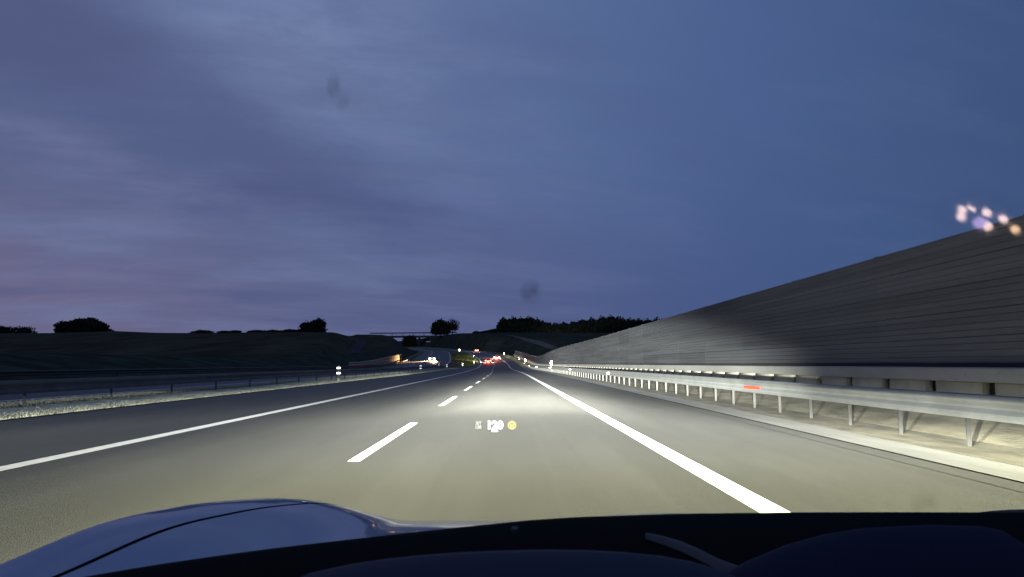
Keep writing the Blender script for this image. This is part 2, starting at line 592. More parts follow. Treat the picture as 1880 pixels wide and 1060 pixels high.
# painted markings (each dash a piece of the road)
ribbon('edge_line', 1.90, 2.14, 3.0, 640, 0.006, M['white_line'], road)
ribbon('edge_line', -5.52, -5.28, 3.0, 640, 0.006, M['white_line'], road)
ribbon('surface_joint', 4.47, 4.495, 2.0, 120, 0.004, M['joint'], road)
y0 = 8.7 - 11.4
while y0 < 230:
    v = [at(s, y, .006) for y in (max(y0, 1.0), y0 + 5.6) for s in (-1.83, -1.69)]
    obj('lane_dash', v, [(0, 1, 3, 2)], M['white_line'], road)
    y0 += 11.4
ribbon('edge_line', -15.2, -15.0, -20, 640, 0.006, M['white_line'], oncoming)
ribbon('edge_line', -23.3, -23.1, -20, 640, 0.006, M['white_line'], oncoming)
y0 = 4.0
while y0 < 300:
    v = [at(s, y, .006) for y in (y0, y0 + 6) for s in (-19.12, -18.98)]
    obj('lane_dash', v, [(0, 1, 3, 2)], M['white_line'], oncoming)
    y0 += 18

# ------------------------------------------------------------------ grass in the lit median strip
gv, gf = [], []
rg = random.Random(3)
for i in range(150000):
    y = 9 + 150 * rg.random() ** 1.7
    s = -9.95 - 4.2 * rg.random()
    if s > left_edge(y) - .04:
        continue
    p = at(s, y, .02)
    hgt = rg.uniform(.02, .05) * (1.4 if rg.random() < .05 else 1)
    wd = .007 + .0007 * y
    a = rg.uniform(0, 6.28)
    lx, ly = rg.uniform(-.035, .035), rg.uniform(-.035, .035)
    k = len(gv)
    gv += [(p.x - wd * math.cos(a), p.y - wd * math.sin(a), p.z), (p.x + wd * math.cos(a), p.y + wd * math.sin(a), p.z), (p.x + lx, p.y + ly, p.z + hgt)]
    gf.append((k, k + 1, k + 2))
tag(obj('grass', gv, gf, M['dry_grass']), 'pale dry grass growing along the edge of the median', 'grass', kind='stuff')
gv, gf = [], []
for i in range(9000):                       # the rise, where the headlights of the cars ahead graze the verges
    y = rg.uniform(190, 330)
    s = rg.choice([rg.uniform(-14.2, -6.5), rg.uniform(5.6, 9.0)])
    p = at(s, y, .0)
    a = rg.uniform(0, 6.28)
    k = len(gv)
    gv += [(p.x - .16 * math.cos(a), p.y - .16 * math.sin(a), p.z), (p.x + .16 * math.cos(a), p.y + .16 * math.sin(a), p.z), (p.x, p.y, p.z + rg.uniform(.12, .34))]
    gf.append((k, k + 1, k + 2))
tag(obj('grass', gv, gf, M['green_grass']), 'short green grass on the median and verge where the road rises', 'grass', kind='stuff')

# ------------------------------------------------------------------ guardrails
WPROF = [(0, .725), (-.045, .715), (-.075, .66), (-.07, .63), (-.015, .575), (-.015, .545), (-.07, .49), (-.075, .46), (-.045, .405), (0, .395)]


def guardrail(name, s, a, b, step, label, double=False, flip=False, mats=('steel', 'steel_dark')):
    root = tag(empty(name, at(s, a)), label, 'guardrail')
    inv = root.matrix_world.inverted()
    parts = []
    for sg in ((1, -1) if double else ((-1,) if flip else (1,))):
        pr = [(s + sg * (q - .06), z) for q, z in WPROF] + [(s + sg * (q - .052), z) for q, z in WPROF[::-1]]
        parts.append(sweep('beam', pr, a, b, M[mats[0]]))
    first = None
    y = a + .4
    while y < b:
        if first is None:
            first = MB().box(-.005 if not double else -.03, .055 if not double else .03, -.011, .011, -.15, .66).build('post', M[mats[1]])
            o = first
        else:
            o = again(first)
        o.location = at(s, y)
        o.rotation_euler = (0, 0, head(y))
        parts.append(o)
        y += step
    bpy.context.view_layer.update()
    for o in parts:
        o.parent = root
        o.matrix_parent_inverse = Matrix.Translation(-Vector(root.location))
    return root


def attach(o, root):
    o.parent = root
    o.matrix_parent_inverse = Matrix.Translation(-Vector(root.location))
    return o


rail_r = guardrail('guardrail', 6.2, 1.0, 300, 1.75, 'galvanised guardrail along the gravel verge below the tall noise wall')
for i, (y, mt) in enumerate([(18.4, 'reflector_red'), (44.8, 'reflector_amber'), (72, 'reflector_amber'), (101, 'reflector_amber'), (132, 'reflector_amber'), (163, 'reflector_amber'), (194, 'reflector_amber')]):
    w_ = .13 if i else .38
    o = MB().box(-w_, w_, -.012, .012, -.045 if i else -.03, .045 if i else .03).build('rail_reflector', M[mt])
    o.location = at(6.10, y, .555 if i else .535)
    o.rotation_euler = (0, 0, -math.atan2(o.location.x, y))
    if not i:                              # the long red strip lies along the beam
        o.location.x -= .09
        o.rotation_euler = (0, 0, -math.radians(80))
    attach(o, rail_r)
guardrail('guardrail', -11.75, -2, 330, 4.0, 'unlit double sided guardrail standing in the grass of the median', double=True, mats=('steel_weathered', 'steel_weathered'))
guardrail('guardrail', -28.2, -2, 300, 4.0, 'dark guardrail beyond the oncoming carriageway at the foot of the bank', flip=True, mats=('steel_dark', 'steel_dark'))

# ------------------------------------------------------------------ tall noise wall on the right
WS = 8.5
wall = tag(empty('noise_wall', at(WS, 0)), 'tall grey concrete noise wall along the right side of the road', 'noise wall')


def wall_top(y):
    return 3.56 - 1.05 * sst((y - 105) / 85)


pv, pf = [], []
prof = []
for r in range(4):                        # four flat boards, a groove between each
    z0_, z1_ = r / 4, (r + 1) / 4
    prof += [(0.014, z0_ + .0), (0.0, z0_ + .014), (0.0, z1_ - .014), (0.014, z1_)]
prof += [(.10, 1.0), (.10, 0.0)]
for yy in (0.0, 1.0):
    pv += [(x, yy, z) for x, z in prof]
n = len(prof)
pf = [(k, (k + 1) % n, n + (k + 1) % n, n + k) for k in range(n)] + [tuple(range(n)), tuple(range(n, 2 * n))[::-1]]
panel0 = obj('wall_panel', pv, pf, M['wall_panel'])
panel1 = obj('wall_panel', pv, pf, M['wall_panel_b'])
post0 = MB().box(.008, .12, -.05, .05, 0, 1).build('wall_post', M['wall_post'])
bevel(post0, .003, 1)
used = set()


def place(o0, loc, rz, sc, root):
    o = o0 if o0.name not in used else again(o0)
    used.add(o0.name)
    o.location, o.rotation_euler, o.scale = loc, (0, 0, rz), sc
    return attach(o, root)


BAY, ROWS = 5.0, 5
y = -3.0
while y < 272:
    a_, b_ = at(WS, y), at(WS, y + BAY)
    L = math.hypot(b_.x - a_.x, b_.y - a_.y)
    rz = -math.atan2(b_.x - a_.x, b_.y - a_.y)
    ht = (wall_top(y + BAY / 2) - 1.13) / ROWS
    for r in range(ROWS):
        jit = random.uniform(-.0015, .0015)
        pnl = panel0 if random.random() < .6 else panel1
        place(pnl, a_ + Vector((jit, .0, 1.13 + ht * r)), rz, (1, L - .004, ht - .006), wall)
    place(post0, a_ + Vector((0, 0, .0)), rz, (1, 1, wall_top(y) + .015), wall)
    y += BAY
attach(sweep('coping', [(WS + .0, 1.0), (WS + .0, 1.0)], 0, 1, M['recess']), wall) if False else None
# concrete plinth: blocks with dark gaps under a projecting cap
attach(sweep('plinth_cap', [(8.20, .80), (8.20, 1.03), (8.24, 1.055), (8.44, 1.055), (8.44, .80)], -3, 274, M['plinth_cap']), wall)
attach(sweep('plinth_back', [(8.455, 0), (8.455, 1.125), (8.60, 1.125), (8.60, 0)], -3, 274, M['recess']), wall)
block0 = MB().box(0, .17, -.70, .70, 0, .80).build('plinth_block', M['plinth'])
bevel(block0, .02, 1)
y = -2.0
while y < 272:
    place(block0, at(8.27, y), head(y), (1, 1, 1), wall)
    y += 1.75

# ------------------------------------------------------------------ low lit noise wall on the far side
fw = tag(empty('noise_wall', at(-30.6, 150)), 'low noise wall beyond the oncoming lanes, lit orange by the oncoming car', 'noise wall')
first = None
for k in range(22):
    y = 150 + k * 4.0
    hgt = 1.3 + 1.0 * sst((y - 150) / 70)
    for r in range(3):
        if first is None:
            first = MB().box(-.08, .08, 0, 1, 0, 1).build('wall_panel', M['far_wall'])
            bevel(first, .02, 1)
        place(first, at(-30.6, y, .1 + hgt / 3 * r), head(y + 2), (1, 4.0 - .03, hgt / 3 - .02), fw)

# ------------------------------------------------------------------ far bridge over the cutting
BY = 700.0
bl, br_ = P(628, 618.5, BY), P(842, 617.5, BY)
bridge = tag(empty('road_bridge', (bl + br_) / 2), 'dark road bridge crossing the cutting on the skyline with a thin railing', 'bridge')


def seg_box(mb, p, q, hw, z0_, z1_):
    d_ = Vector((q.x - p.x, q.y - p.y, 0)).normalized()
    nn = Vector((-d_.y, d_.x, 0)) * hw
    v = []
    for zz in (z0_, z1_):
        for a, sg in ((p, 1), (q, 1), (q, -1), (p, -1)):
            v.append((a.x + nn.x * sg, a.y + nn.y * sg, a.z + zz))
    mb.add(v, [(0, 1, 2, 3), (7, 6, 5, 4), (0, 4, 5, 1), (1, 5, 6, 2), (2, 6, 7, 3), (3, 7, 4, 0)])


mb = MB()
seg_box(mb, bl, br_, 5.0, -1.1, .15)
attach(mb.build('deck', M['bridge_concrete']), bridge)
for off in (-4.7, 4.7):
    p, q = P(680, 612.0, BY) + Vector((0, off, 0)), P(838, 610.5, BY) + Vector((0, off, 0))
    mb = MB()
    seg_box(mb, p, q, .18, -.42, .18)
    attach(mb.build('top_rail', M['bridge_rail']), bridge)
    mb = MB()
    seg_box(mb, Vector((p.x, p.y, bl.z)), Vector((q.x, q.y, br_.z)), .2, .15, .6)
    attach(mb.build('parapet', M['bridge_concrete']), bridge)
    for k in range(9):
        u = k / 8
        a = p.lerp(q, u)
        o = MB().box(a.x - .14, a.x + .14, a.y - .14, a.y + .14, bl.z + .1, a.z - .3).build('rail_post', M['bridge_rail'])
        attach(o, bridge)
for px in (657, 684, 713, 770):
    p = P(px, 622, BY)
    for off in (-3, 3):
        g = terrain(p.x, BY + off) - 1
        attach(MB().box(p.x - .6, p.x + .6, BY + off - .6, BY + off + .6, g, bl.z - 1.0).build('pier', M['bridge_concrete']), bridge)

from mathutils.bvhtree import BVHTree
GB = BVHTree.FromPolygons([Vector(p) for p in tv], tf)


def ground_z(x, y):
    h_ = GB.ray_cast(Vector((x, y, 300)), Vector((0, 0, -1)))
    return h_[0].z if h_[0] is not None else terrain(x, y)


# pale access tracks on the slopes
def draped(name, pts, width, mat_):
    P3 = [GB.ray_cast(Vector((0, 0, H)), ray(*p).normalized())[0] for p in pts]
    P3 = [p for p in P3 if p is not None]
    dense = []
    for a, b in zip(P3[:-1], P3[1:]):
        k = max(2, int((b - a).length / 3))
        dense += [a.lerp(b, i / k) for i in range(k)]
    dense.append(P3[-1])
    v, f = [], []
    for i, p in enumerate(dense):
        q = dense[min(i + 1, len(dense) - 1)] - dense[max(i - 1, 0)]
        nn = Vector((q.y, -q.x, 0)).normalized()
        for e in (-.5, -.25, 0, .25, .5):
            c = p + nn * width * e
            v.append((c.x, c.y, ground_z(c.x, c.y) + .22))
    for i in range(len(dense) - 1):
        for k in range(4):
            f.append((i * 5 + k, i * 5 + k + 1, i * 5 + k + 6, i * 5 + k + 5))
    return tag(obj(name, v, f, mat_), kind='structure')


draped('dirt_track', [(1021, 641.5), (1000, 634), (985, 629), (965, 623.5), (945, 618.5), (930, 616.5)], 5.0, M['track'])
draped('access_path', [(648, 650), (655, 642), (662, 634), (668, 627)], 4.0, M['track_dark'])

# ------------------------------------------------------------------ trees
def tree(name, px0, px1, py_top, y, label, group=None, cat='tree', lobes=5, dens=1.0, airy=0.0, py_base=None, seed=0, trunk=True, low=0.12, leaf=None):
    r = random.Random(seed * 17 + int(px0 * 3))
    xa, xb = P(px0, 610, y).x, P(px1, 610, y).x
    x, wid = (xa + xb) / 2, (xb - xa)
    g = terrain(x, y)
    top = P((px0 + px1) / 2, py_top, y).z
    hgt = max(top - g, 1.5)
    root = tag(empty(name, (x, y, g - .15)), label, cat, group)
    if trunk:
        mb = MB()
        tr = max(.16, hgt * .028)
        th = hgt * (.55 if not airy else .75)
        mb.tube((0, 0, -.6), (0, 0, th), tr, tr * .45, 8)
        for k in range(7):
            a = r.uniform(0, 6.28)
            z0_ = r.uniform(.22, .6) * hgt
            mb.tube((0, 0, z0_), (math.cos(a) * wid * .34, math.sin(a) * wid * .3, z0_ + hgt * r.uniform(.12, .3)), tr * .45, tr * .12, 5)
        mb.build('trunk', M['bark'], root)
    # crown: leaf clumps through several overlapping lobes
    L = []
    for k in range(lobes):
        u = (k + .5) / lobes
        lx = (u - .5) * wid * .68 + r.uniform(-.05, .05) * wid
        arch = 1 - (2 * abs(u - .5)) ** 2.2
        lz = hgt * (low + (1 - low) * (.36 + .24 * arch * r.uniform(.75, 1.1)))
        L.append((lx, r.uniform(-.12, .12) * wid, lz, wid * r.uniform(.52, .66) / max(lobes * .55, 1.2), hgt * (1 - low) * (.30 + .12 * arch)))
        if lobes <= 6:
            L.append((lx * 1.08, r.uniform(-.1, .1) * wid, hgt * (low * 1.2 + .16), wid * .5 / max(lobes * .5, 1.2), hgt * .2))
    mx = max(l[2] + l[4] for l in L)
    sz = .026 * math.sqrt(wid * hgt) if leaf is None else leaf
    sz = max(sz, .16)
    v, f = [], []
    for lx, ly, lz, rx, rzz in L:
        scz = hgt / mx
        cnt = int(dens * (420 if not airy else 260) * min(1.6, max(.5, rx / 2)))
        for _ in range(cnt):
            q = Vector((r.gauss(0, 1), r.gauss(0, 1), r.gauss(0, 1))).normalized() * (r.random() ** (.42))
            bump = 1 + .18 * math.sin(q.x * 7 + lx) * math.sin(q.z * 6 + ly)
            c = Vector((lx + q.x * rx * bump, ly + q.y * rx * .9, (lz + q.z * rzz * bump) * scz))
            if c.z < low * hgt * .35:
                continue
            u = Vector((r.gauss(0, 1), r.gauss(0, 1), r.gauss(0, 1))).normalized()
            w = u.orthogonal().normalized()
            n_ = u.cross(w)
            e = sz * r.uniform(.6, 1.7)
            k = len(v)
            v += [c + w * e, c + n_ * e * .8, c - w * e, c - n_ * e * .8]
            f.append((k, k + 1, k + 2, k + 3))
        if not airy:                        # the opaque inner mass of twigs and shaded leaves
            for _ in range(int(46 * dens)):
                q = Vector((r.gauss(0, 1), r.gauss(0, 1), r.gauss(0, 1))).normalized() * (r.random() ** .5) * .72
                c = Vector((lx + q.x * rx, ly + q.y * rx * .9, (lz + q.z * rzz) * scz))
                u = Vector((r.gauss(0, .5), -1, r.gauss(0, .5))).normalized()
                w = u.orthogonal().normalized()
                n_ = u.cross(w)
                e = min(rx, rzz) * r.uniform(.18, .34)
                k = len(v)
                v += [c + w * e, c + (w + n_) * e * .7, c + n_ * e, c + (n_ - w) * e * .7, c - w * e, c - (w + n_) * e * .7, c - n_ * e, c + (w - n_) * e * .7]
                f.append(tuple(range(k, k + 8)))
    obj('crown', v, f, M['leaf'], root)
    return root


YL = 318
tree('round_tree', 104, 203, 582, YL, 'broad dome shaped dark tree clump alone on the left skyline', lobes=6, dens=1.5, seed=1, low=.02)
tree('small_tree', -14, 22, 597, YL, 'small dark tree at the left end of the skyline', lobes=3, seed=2, low=.05)
tree('small_tree', 20, 63, 598, YL, 'small gappy dark tree between the left edge and the big dome shaped tree', lobes=3, seed=3, dens=.7, low=.05)
tree('bush', 346, 396, 605, YL, 'low flat bush on the left skyline right of the dome shaped tree', cat='bush', lobes=5, seed=4, trunk=False, low=0)
tree('bush', 396, 428, 611.5, YL, 'very low bush joining the flat bush on the left skyline', cat='bush', lobes=4, seed=5, trunk=False, low=0)
tree('bush', 425, 441, 607.5, YL, 'tiny round bush standing out of the left skyline', cat='bush', lobes=2, seed=6, trunk=False, low=0)
tree('bush', 455, 488, 608, YL, 'small low bush left of the hedge that climbs to the tall tree', cat='bush', lobes=3, seed=7, trunk=False, low=0)
tree('hedge', 484, 522, 605, YL, 'lower left part of the hedge climbing to the tall tree', cat='hedge', lobes=4, seed=8, trunk=False, low=0)
tree('hedge', 512, 556, 604, YL, 'higher part of the hedge touching the tall tree', cat='hedge', lobes=5, seed=9, trunk=False, low=0)
tree('tall_tree', 549, 579, 588.5, YL, 'left half of the tall dark tree pair at the end of the hedge', lobes=3, dens=1.2, seed=10, low=.02)
tree('tall_tree', 569, 599, 581.5, YL, 'taller right half of the dark tree pair at the end of the hedge', lobes=3, dens=1.2, seed=11, low=.02)
tree('leafy_tree', 791, 825, 585.5, 655, 'dense round tree on the skyline above the oncoming car', lobes=4, dens=1.3, seed=12, low=.10)
tree('airy_tree', 819, 842, 584, 655, 'sparse see-through tree beside the dense round tree on the skyline', lobes=3, dens=1.0, airy=1, seed=13, low=.22)
tree('bush', 868, 882, 607, 652, 'lone bush on the skyline just left of the long wood', cat='bush', lobes=3, seed=14, trunk=False, low=0)
tree('bush', 740, 764, 613.5, 690, 'dark bush standing by the railing of the far bridge', cat='bush', lobes=3, seed=15, trunk=False, low=0)
ORD = 'first second third fourth fifth sixth seventh eighth ninth tenth eleventh twelfth thirteenth fourteenth fifteenth sixteenth seventeenth eighteenth nineteenth twentieth twenty-first twenty-second twenty-third'.split()
wood = [(882, 900, 607), (893, 914, 604), (906, 926, 601), (914, 938, 582), (928, 956, 579.5), (944, 972, 581), (958, 986, 579), (974, 1002, 583), (990, 1016, 590), (1008, 1034, 591), (1024, 1050, 590),
        (1040, 1066, 588), (1056, 1084, 585), (1074, 1102, 581), (1092, 1120, 578), (1108, 1136, 577.5), (1124, 1152, 579), (1142, 1170, 582), (1160, 1188, 583.5), (1178, 1204, 584), (1194, 1220, 581), (1214, 1246, 584),
        (1236, 1268, 582)]
for i, (a, b, tp) in enumerate(wood):
    first_one = {0: 'lowest tree at the left end of the long wood', 3: 'upright tree where the long wood steps up, right of its low left end'}.get(i)
    tree('forest_tree', a, b, tp + 1, 648 + (i % 3) * 6, first_one or 'dark tree of the long wood on the skyline, %s from its left end' % ORD[i], group='trees of the long wood', lobes=3, dens=1.0, seed=30 + i, low=.0, leaf=.55)
uv_, uf_ = [], []
ru = random.Random(5)
for i in range(5200):                      # the understorey that closes the wood below its crowns
    px = ru.uniform(884, 1265)
    tp = float(np.interp(px, [884, 912, 935, 990, 1010, 1060, 1110, 1180, 1265], [611, 604, 592, 592, 598, 596, 588, 592, 590]))
    y = ru.uniform(640, 668)
    p = P(px, ru.uniform(tp, 617), y)
    u = Vector((ru.gauss(0, .6), -1, ru.gauss(0, .6))).normalized()
    w = u.orthogonal().normalized()
    n_ = u.cross(w)
    e = ru.uniform(.5, 1.3)
    k = len(uv_)
    uv_ += [p + w * e, p + n_ * e, p - w * e, p - n_ * e]
    uf_.append((k, k + 1, k + 2, k + 3))
tag(obj('undergrowth', uv_, uf_, M['leaf']), 'dark undergrowth filling the foot of the long wood', 'undergrowth', kind='stuff')


# ------------------------------------------------------------------ roadside posts and signs
def guide_post(s, y, label, two=False, hgt=1.0, refl='reflector', big=1.0, grp=None):
    a_ = at(s, y)
    root = tag(empty('guide_post', a_, -math.atan2(a_.x, a_.y)), label, 'guide post', grp)
    mb = MB()
    prof_ = [(-.06, -.05), (.06, -.05), (.0, .06)]
    v = [(a, b, 0) for a, b in prof_] + [(a, b, hgt * .97) for a, b in prof_[:2]] + [(prof_[2][0], prof_[2][1], hgt)]
    mb.add(v, [(2, 1, 0), (3, 4, 5), (0, 1, 4, 3), (1, 2, 5, 4), (2, 0, 3, 5)])
    mb.build('post_body', M['post_body'], root)
    MB().box(-.062, .062, -.054, -.051, hgt * .72, hgt * .90).build('black_band', M['black'], root)
    if two:
        for z in (.53, .85):
            MB().box(-.09 * big, .09 * big, -.066, -.056, z - .04 * big, z + .04 * big).build('reflector', M[refl], root)
    else:
        o = MB().box(-.07 * big, .07 * big, -.064, -.056, hgt * .66, hgt * .66 + .30 * big).build('reflector', M[refl], root)
    return root


G1 = 'guide posts along the median'
guide_post(-10.55, 47.0, 'nearest median guide post with two round reflectors, beside the lit grass', True, big=1.3, grp=G1)
guide_post(-10.55, 93.0, 'second median guide post with two round reflectors, below the oncoming car', True, big=1.3, grp=G1)
guide_post(-10.3, 140.0, 'third median guide post with two round reflectors, beyond the oncoming car', True, big=1.3, grp=G1)
guide_post(-9.2, 178.0, 'fourth median guide post with two reflectors, where the median starts to rise', True, big=1.3, grp=G1)
guide_post(-12.6, 150.0, 'white post standing behind the median rail', False, hgt=.8, big=1.3)
guide_post(-7.2, 200.0, 'white post beside the bend of the left edge line', False, hgt=.9, big=1.3)
guide_post(-6.9, 262.0, 'white post on the rising median above the bend', False, hgt=1.0, big=1.2)
guide_post(4.98 + 1.55, 105.0, 'large bright white guide post on the guardrail in front of the wall', False, hgt=1.45, big=1.75)
guide_post(4.98 + 1.55, 201.0, 'smaller bright guide post farther along the guardrail by the wall', False, hgt=1.45, big=2.0)
guide_post(6.5, 232.0, 'faint guide post past the end of the row of rail reflectors', False, hgt=1.1, big=1.0)
guide_post(6.0, 290.0, 'guide post on the lit green verge at the top of the rise', False, hgt=1.2, big=1.6)

q = P(843.4, 643, 330)
g = at(q.x - cx(330), 330)
rs = tag(empty('round_sign', g, -math.atan2(g.x, g.y)), 'small round pale yellow sign on a post on the rising median', 'road sign')
MB().tube((0, 0, -.2), (0, 0, q.z - g.z + .3), .04, .04, 8).build('post', M['steel_dark'], rs)
MB().disc((0, -.06, q.z - g.z), .48, (0, -1, 0), .02, 20).build('sign_plate', M['sign_yellow'], rs)

q = P(750, 666.5, 226)
mk = tag(empty('marker_board', (q.x, 226, zr(226) - .1), -math.atan2(q.x, 226)), 'small square white marker board below the orange lit wall', 'road sign')
zz = q.z - (zr(226) - .1)
MB().tube((0, .03, -.3), (0, .03, zz + .3), .04, .04, 8).build('post', M['steel_dark'], mk)
o = MB().box(-.42, .42, -.03, .0, zz - .5, zz + .5).build('board', M['reflector'], mk)

# sign gantry far up the road
GY = 600.0
gx = cx(GY)
gan = tag(empty('sign_gantry', at(-5.5, GY)), 'distant sign gantry over the road with one small pale board', 'sign gantry')
q = P(786.5, 627.5, GY)
for s in (-14, 3):
    a = at(s, GY)
    attach(MB().tube((a.x, a.y, a.z - .3), (a.x, a.y, q.z + .3), .09, .07, 8).build('post', M['black']), gan)
a, b = at(-14, GY), at(3, GY)
attach(MB().box(a.x, b.x, GY - .2, GY + .2, q.z + .45, q.z + .62).build('beam', M['black']), gan)
attach(MB().box(q.x - 1.7, q.x + 1.7, GY - .32, GY - .24, q.z - .42, q.z + .42).build('sign_board', M['sign_face']), gan)


# ------------------------------------------------------------------ traffic
def car(name, s, y, body, label, away=True, tail='tail_glow', lamp=(.30, .20), hd=None, beam=0, warm=(1, .93, .8), wid=.90, lampw=.66):
    a = at(s, y)
    root = tag(empty(name, a, head(y) + (0 if away else math.pi)), label, 'car')
    pitch = math.atan2(zr(y + 2) - zr(y - 2), 4.0)
    root.rotation_euler = (pitch if away else -pitch, 0, root.rotation_euler.z)
    # body: side profile swept across the width, tucked in at the sills and shoulders
    prof_ = [(-2.20, .42), (-2.24, .62), (-2.18, .92), (-1.7, .98), (-.9, .99), (.7, .97), (1.3, .90), (2.05, .76), (2.22, .58), (2.2, .36), (1.9, .22), (-1.9, .24)]
    v, f = [], []
    n = len(prof_)
    xs = [(-wid, .93), (-wid * .93, 1.0), (wid * .93, 1.0), (wid, .93)]
    for x, k in xs:
        v += [(x, py * (.985 if k < 1 else 1), .60 + (pz - .60) * k) for py, pz in prof_]
    for i in range(3):
        for k in range(n):
            f.append((i * n + k, i * n + (k + 1) % n, (i + 1) * n + (k + 1) % n, (i + 1) * n + k))
    f += [tuple(range(n)), tuple(range(3 * n, 4 * n))[::-1]]
    obj('body', v, f, M[body], root)
    cab = [(-1.95, .97, .80), (-1.35, 1.36, .62), (-.6, 1.45, .60), (.25, 1.42, .60), (1.05, .965, .80)]
    v = [(sg * w * wid / .9, py, pz) for py, pz, w in cab for sg in (-1, 1)]
    f = [(2 * k, 2 * k + 1, 2 * k + 3, 2 * k + 2) for k in range(4)]
    f += [tuple(2 * k for k in range(5))[::-1], tuple(2 * k + 1 for k in range(5)), (0, 8, 9, 1)]
    obj('cabin_glass', v, f, M['car_glass'], root)
    MB().box(-.56, .56, -1.25, .2, 1.43, 1.475).build('roof', M[body], root)
    for wy in (-1.38, 1.38):
        for sg in (-1, 1):
            wh = MB().disc((sg * (wid - .2), wy, .32), .32, (sg, 0, 0), .2, 18).build('wheel', M['tyre'], root)
            MB().disc((sg * (wid + .001), wy, .32), .2, (sg, 0, 0), .012, 14).build('rim', M['rim'], wh)
    MB().box(-.26, .26, -2.262, -2.245, .50, .61).build('number_plate', M['post_white'], root)
    for sg in (-1, 1):
        o = MB().box(sg * lampw - lamp[0] / 2, sg * lampw + lamp[0] / 2, -2.275, -2.18, .80 - lamp[1] / 2, .80 + lamp[1] / 2).build('tail_lamp', M[tail] if away else M['car_red'], root)
        bevel(o, .03, 2)
        hl = .60 if not away else .3
        o = MB().disc((sg * (.64 if away else .70), 2.14, .66), hl / 2, (0, 1, 0), .12, 16).build('headlamp', M['head_glow'] if (hd or away) else M['rim'], root)
    MB().box(-wid * .8, wid * .8, -2.27, -2.2, .30, .42).build('bumper', M['black'], root)
    if away:                                # red light the tail lamps throw on the road behind
        ld = bpy.data.lights.new('tail_light', 'POINT')
        ld.energy, ld.color, ld.shadow_soft_size = 900, (1, .06, .05), .3
        link(bpy.data.objects.new('tail_light', ld), root).location = (0, -2.6, .8)
    if beam:
        for sg in (-1, 1):
            ld = bpy.data.lights.new('headlamp_beam', 'SPOT')
            ld.energy, ld.color = beam * 4 * math.pi, warm
            ld.spot_size, ld.spot_blend, ld.shadow_soft_size = math.radians(60 if away else 52), 1.0, .05
            lo = link(bpy.data.objects.new('headlamp_beam', ld), root)
            lo.location = (sg * .64, 2.33, .68)
            lo.rotation_euler = (math.radians(90 - (1.5 if away else (11.0 if sg > 0 else 24.0))), 0, 0 if away else math.radians(-38 if sg > 0 else 0))
            if not away and sg < 0:
                ld.spot_size = math.radians(48)
                ld.energy *= 2.2
    return root


car('car', -3.4, 219, 'car_red', 'red car braking in the left lane, nearest tail lights ahead', tail='tail_glow', lamp=(.52, .34), beam=3000, warm=(1, .95, .72))
car('car', .25, 250, 'car_grey', 'grey car with pale lit tail lights in the right lane on the rise', tail='tail_glow_pale', lamp=(.62, .40), beam=3000, warm=(1, .95, .72), wid=.98, lampw=.78)
car('car', .3, 397, 'car_dark', 'distant dark car near the top of the rise with orange red tail lights', tail='tail_glow_far', lamp=(.62, .42), beam=2500, warm=(1, .9, .7), lampw=.62)
car('car', -20.8, 240, 'car_dark', 'oncoming car with two glaring white headlights on the left carriageway', away=False, hd=1, beam=5500, warm=(1, .54, .24))

# ------------------------------------------------------------------ the car we sit in
own = tag(empty('sports_car', (0.37, 1.2, 0)), 'blue car seen from its driver seat, bonnet and dashboard along the bottom', 'car')
XC = 0.37


def own_attach(o):
    return attach(o, own)


base_z = pchip([.6, 1.05, 1.4, 1.7, 2.0, 2.3, 2.5, 2.62], [.84, .83, .805, .769, .704, .585, .44, .30])
crest_z = pchip([.6, .91, 1.12, 1.34, 1.60, 1.75, 1.9, 2.1, 2.3, 2.45, 2.62], [.87, .876, .886, .871, .838, .813, .775, .690, .56, .43, .28])
split = lambda y: .512 + XC - .13 * (y - 1.05)      # half-distance of the bonnet's shut line from the centre
outer = lambda y: XC + .660 - .065 * max(0, y - 1.1) - (.10 * max(0, y - 2.15) * 2)


def shell_z(a, y):
    """height of the front bodywork at lateral distance a from the centre line"""
    b, c = base_z(y), crest_z(y)
    peak = XC + .60 - .105 * (y - 1.1)
    if a <= peak:
        u = sst((a - (peak - .30)) / .27)
        dome = .018 * sst(1 - a / .34) * sst((y - .9) / .4) * sst((2.5 - y) / .5)
        return b + (c - b) * u + dome
    u = (a - peak) / max(outer(y) - peak, .02)
    return c - .10 * u ** 2.6 - .02 * u


def shell(name, fa, fb, sgn, y0_, y1_, mat_, nx=26, ny=60, skirt=None, close=.0):
    v, f = [], []
    for j in range(ny + 1):
        y = y0_ + (y1_ - y0_) * j / ny
        for i in range(nx + 1):
            a = fa(y) + (fb(y) - fa(y)) * i / nx
            v.append((XC + sgn * a, y, shell_z(abs(a), y) - (.04 * sst((sgn * a - .3) / .3))))
        if skirt:
            o_ = fb(y)
            zt = shell_z(o_, y)
            for dz_, dx_ in ((.05, .012), (.16, .025), (.34, .02), (.5, .0)):
                v.append((XC + sgn * (o_ + dx_), y, max(zt - dz_, .22)))
    w = nx + 1 + (4 if skirt else 0)
    for j in range(ny):
        for i in range(w - 1):
            q = (j * w + i, j * w + i + 1, (j + 1) * w + i + 1, (j + 1) * w + i)
            f.append(q if sgn > 0 else q[::-1])
    return own_attach(obj(name, v, f, mat_, smooth=True))


bonnet = shell('bonnet', lambda y: -(split(y) - .0035), lambda y: split(y) - .0035, 1, .62, 2.50, M['paint'], nx=90, ny=80)
for sg in (-1, 1):
    shell('fender', lambda y: split(y) + .0035, outer, sg, .55, 2.52, M['paint'], nx=24, ny=80, skirt=True)
own_attach(MB().box(XC - .9, XC + .9, .8, 2.3, .18, .60).build('underbody', M['liner']))
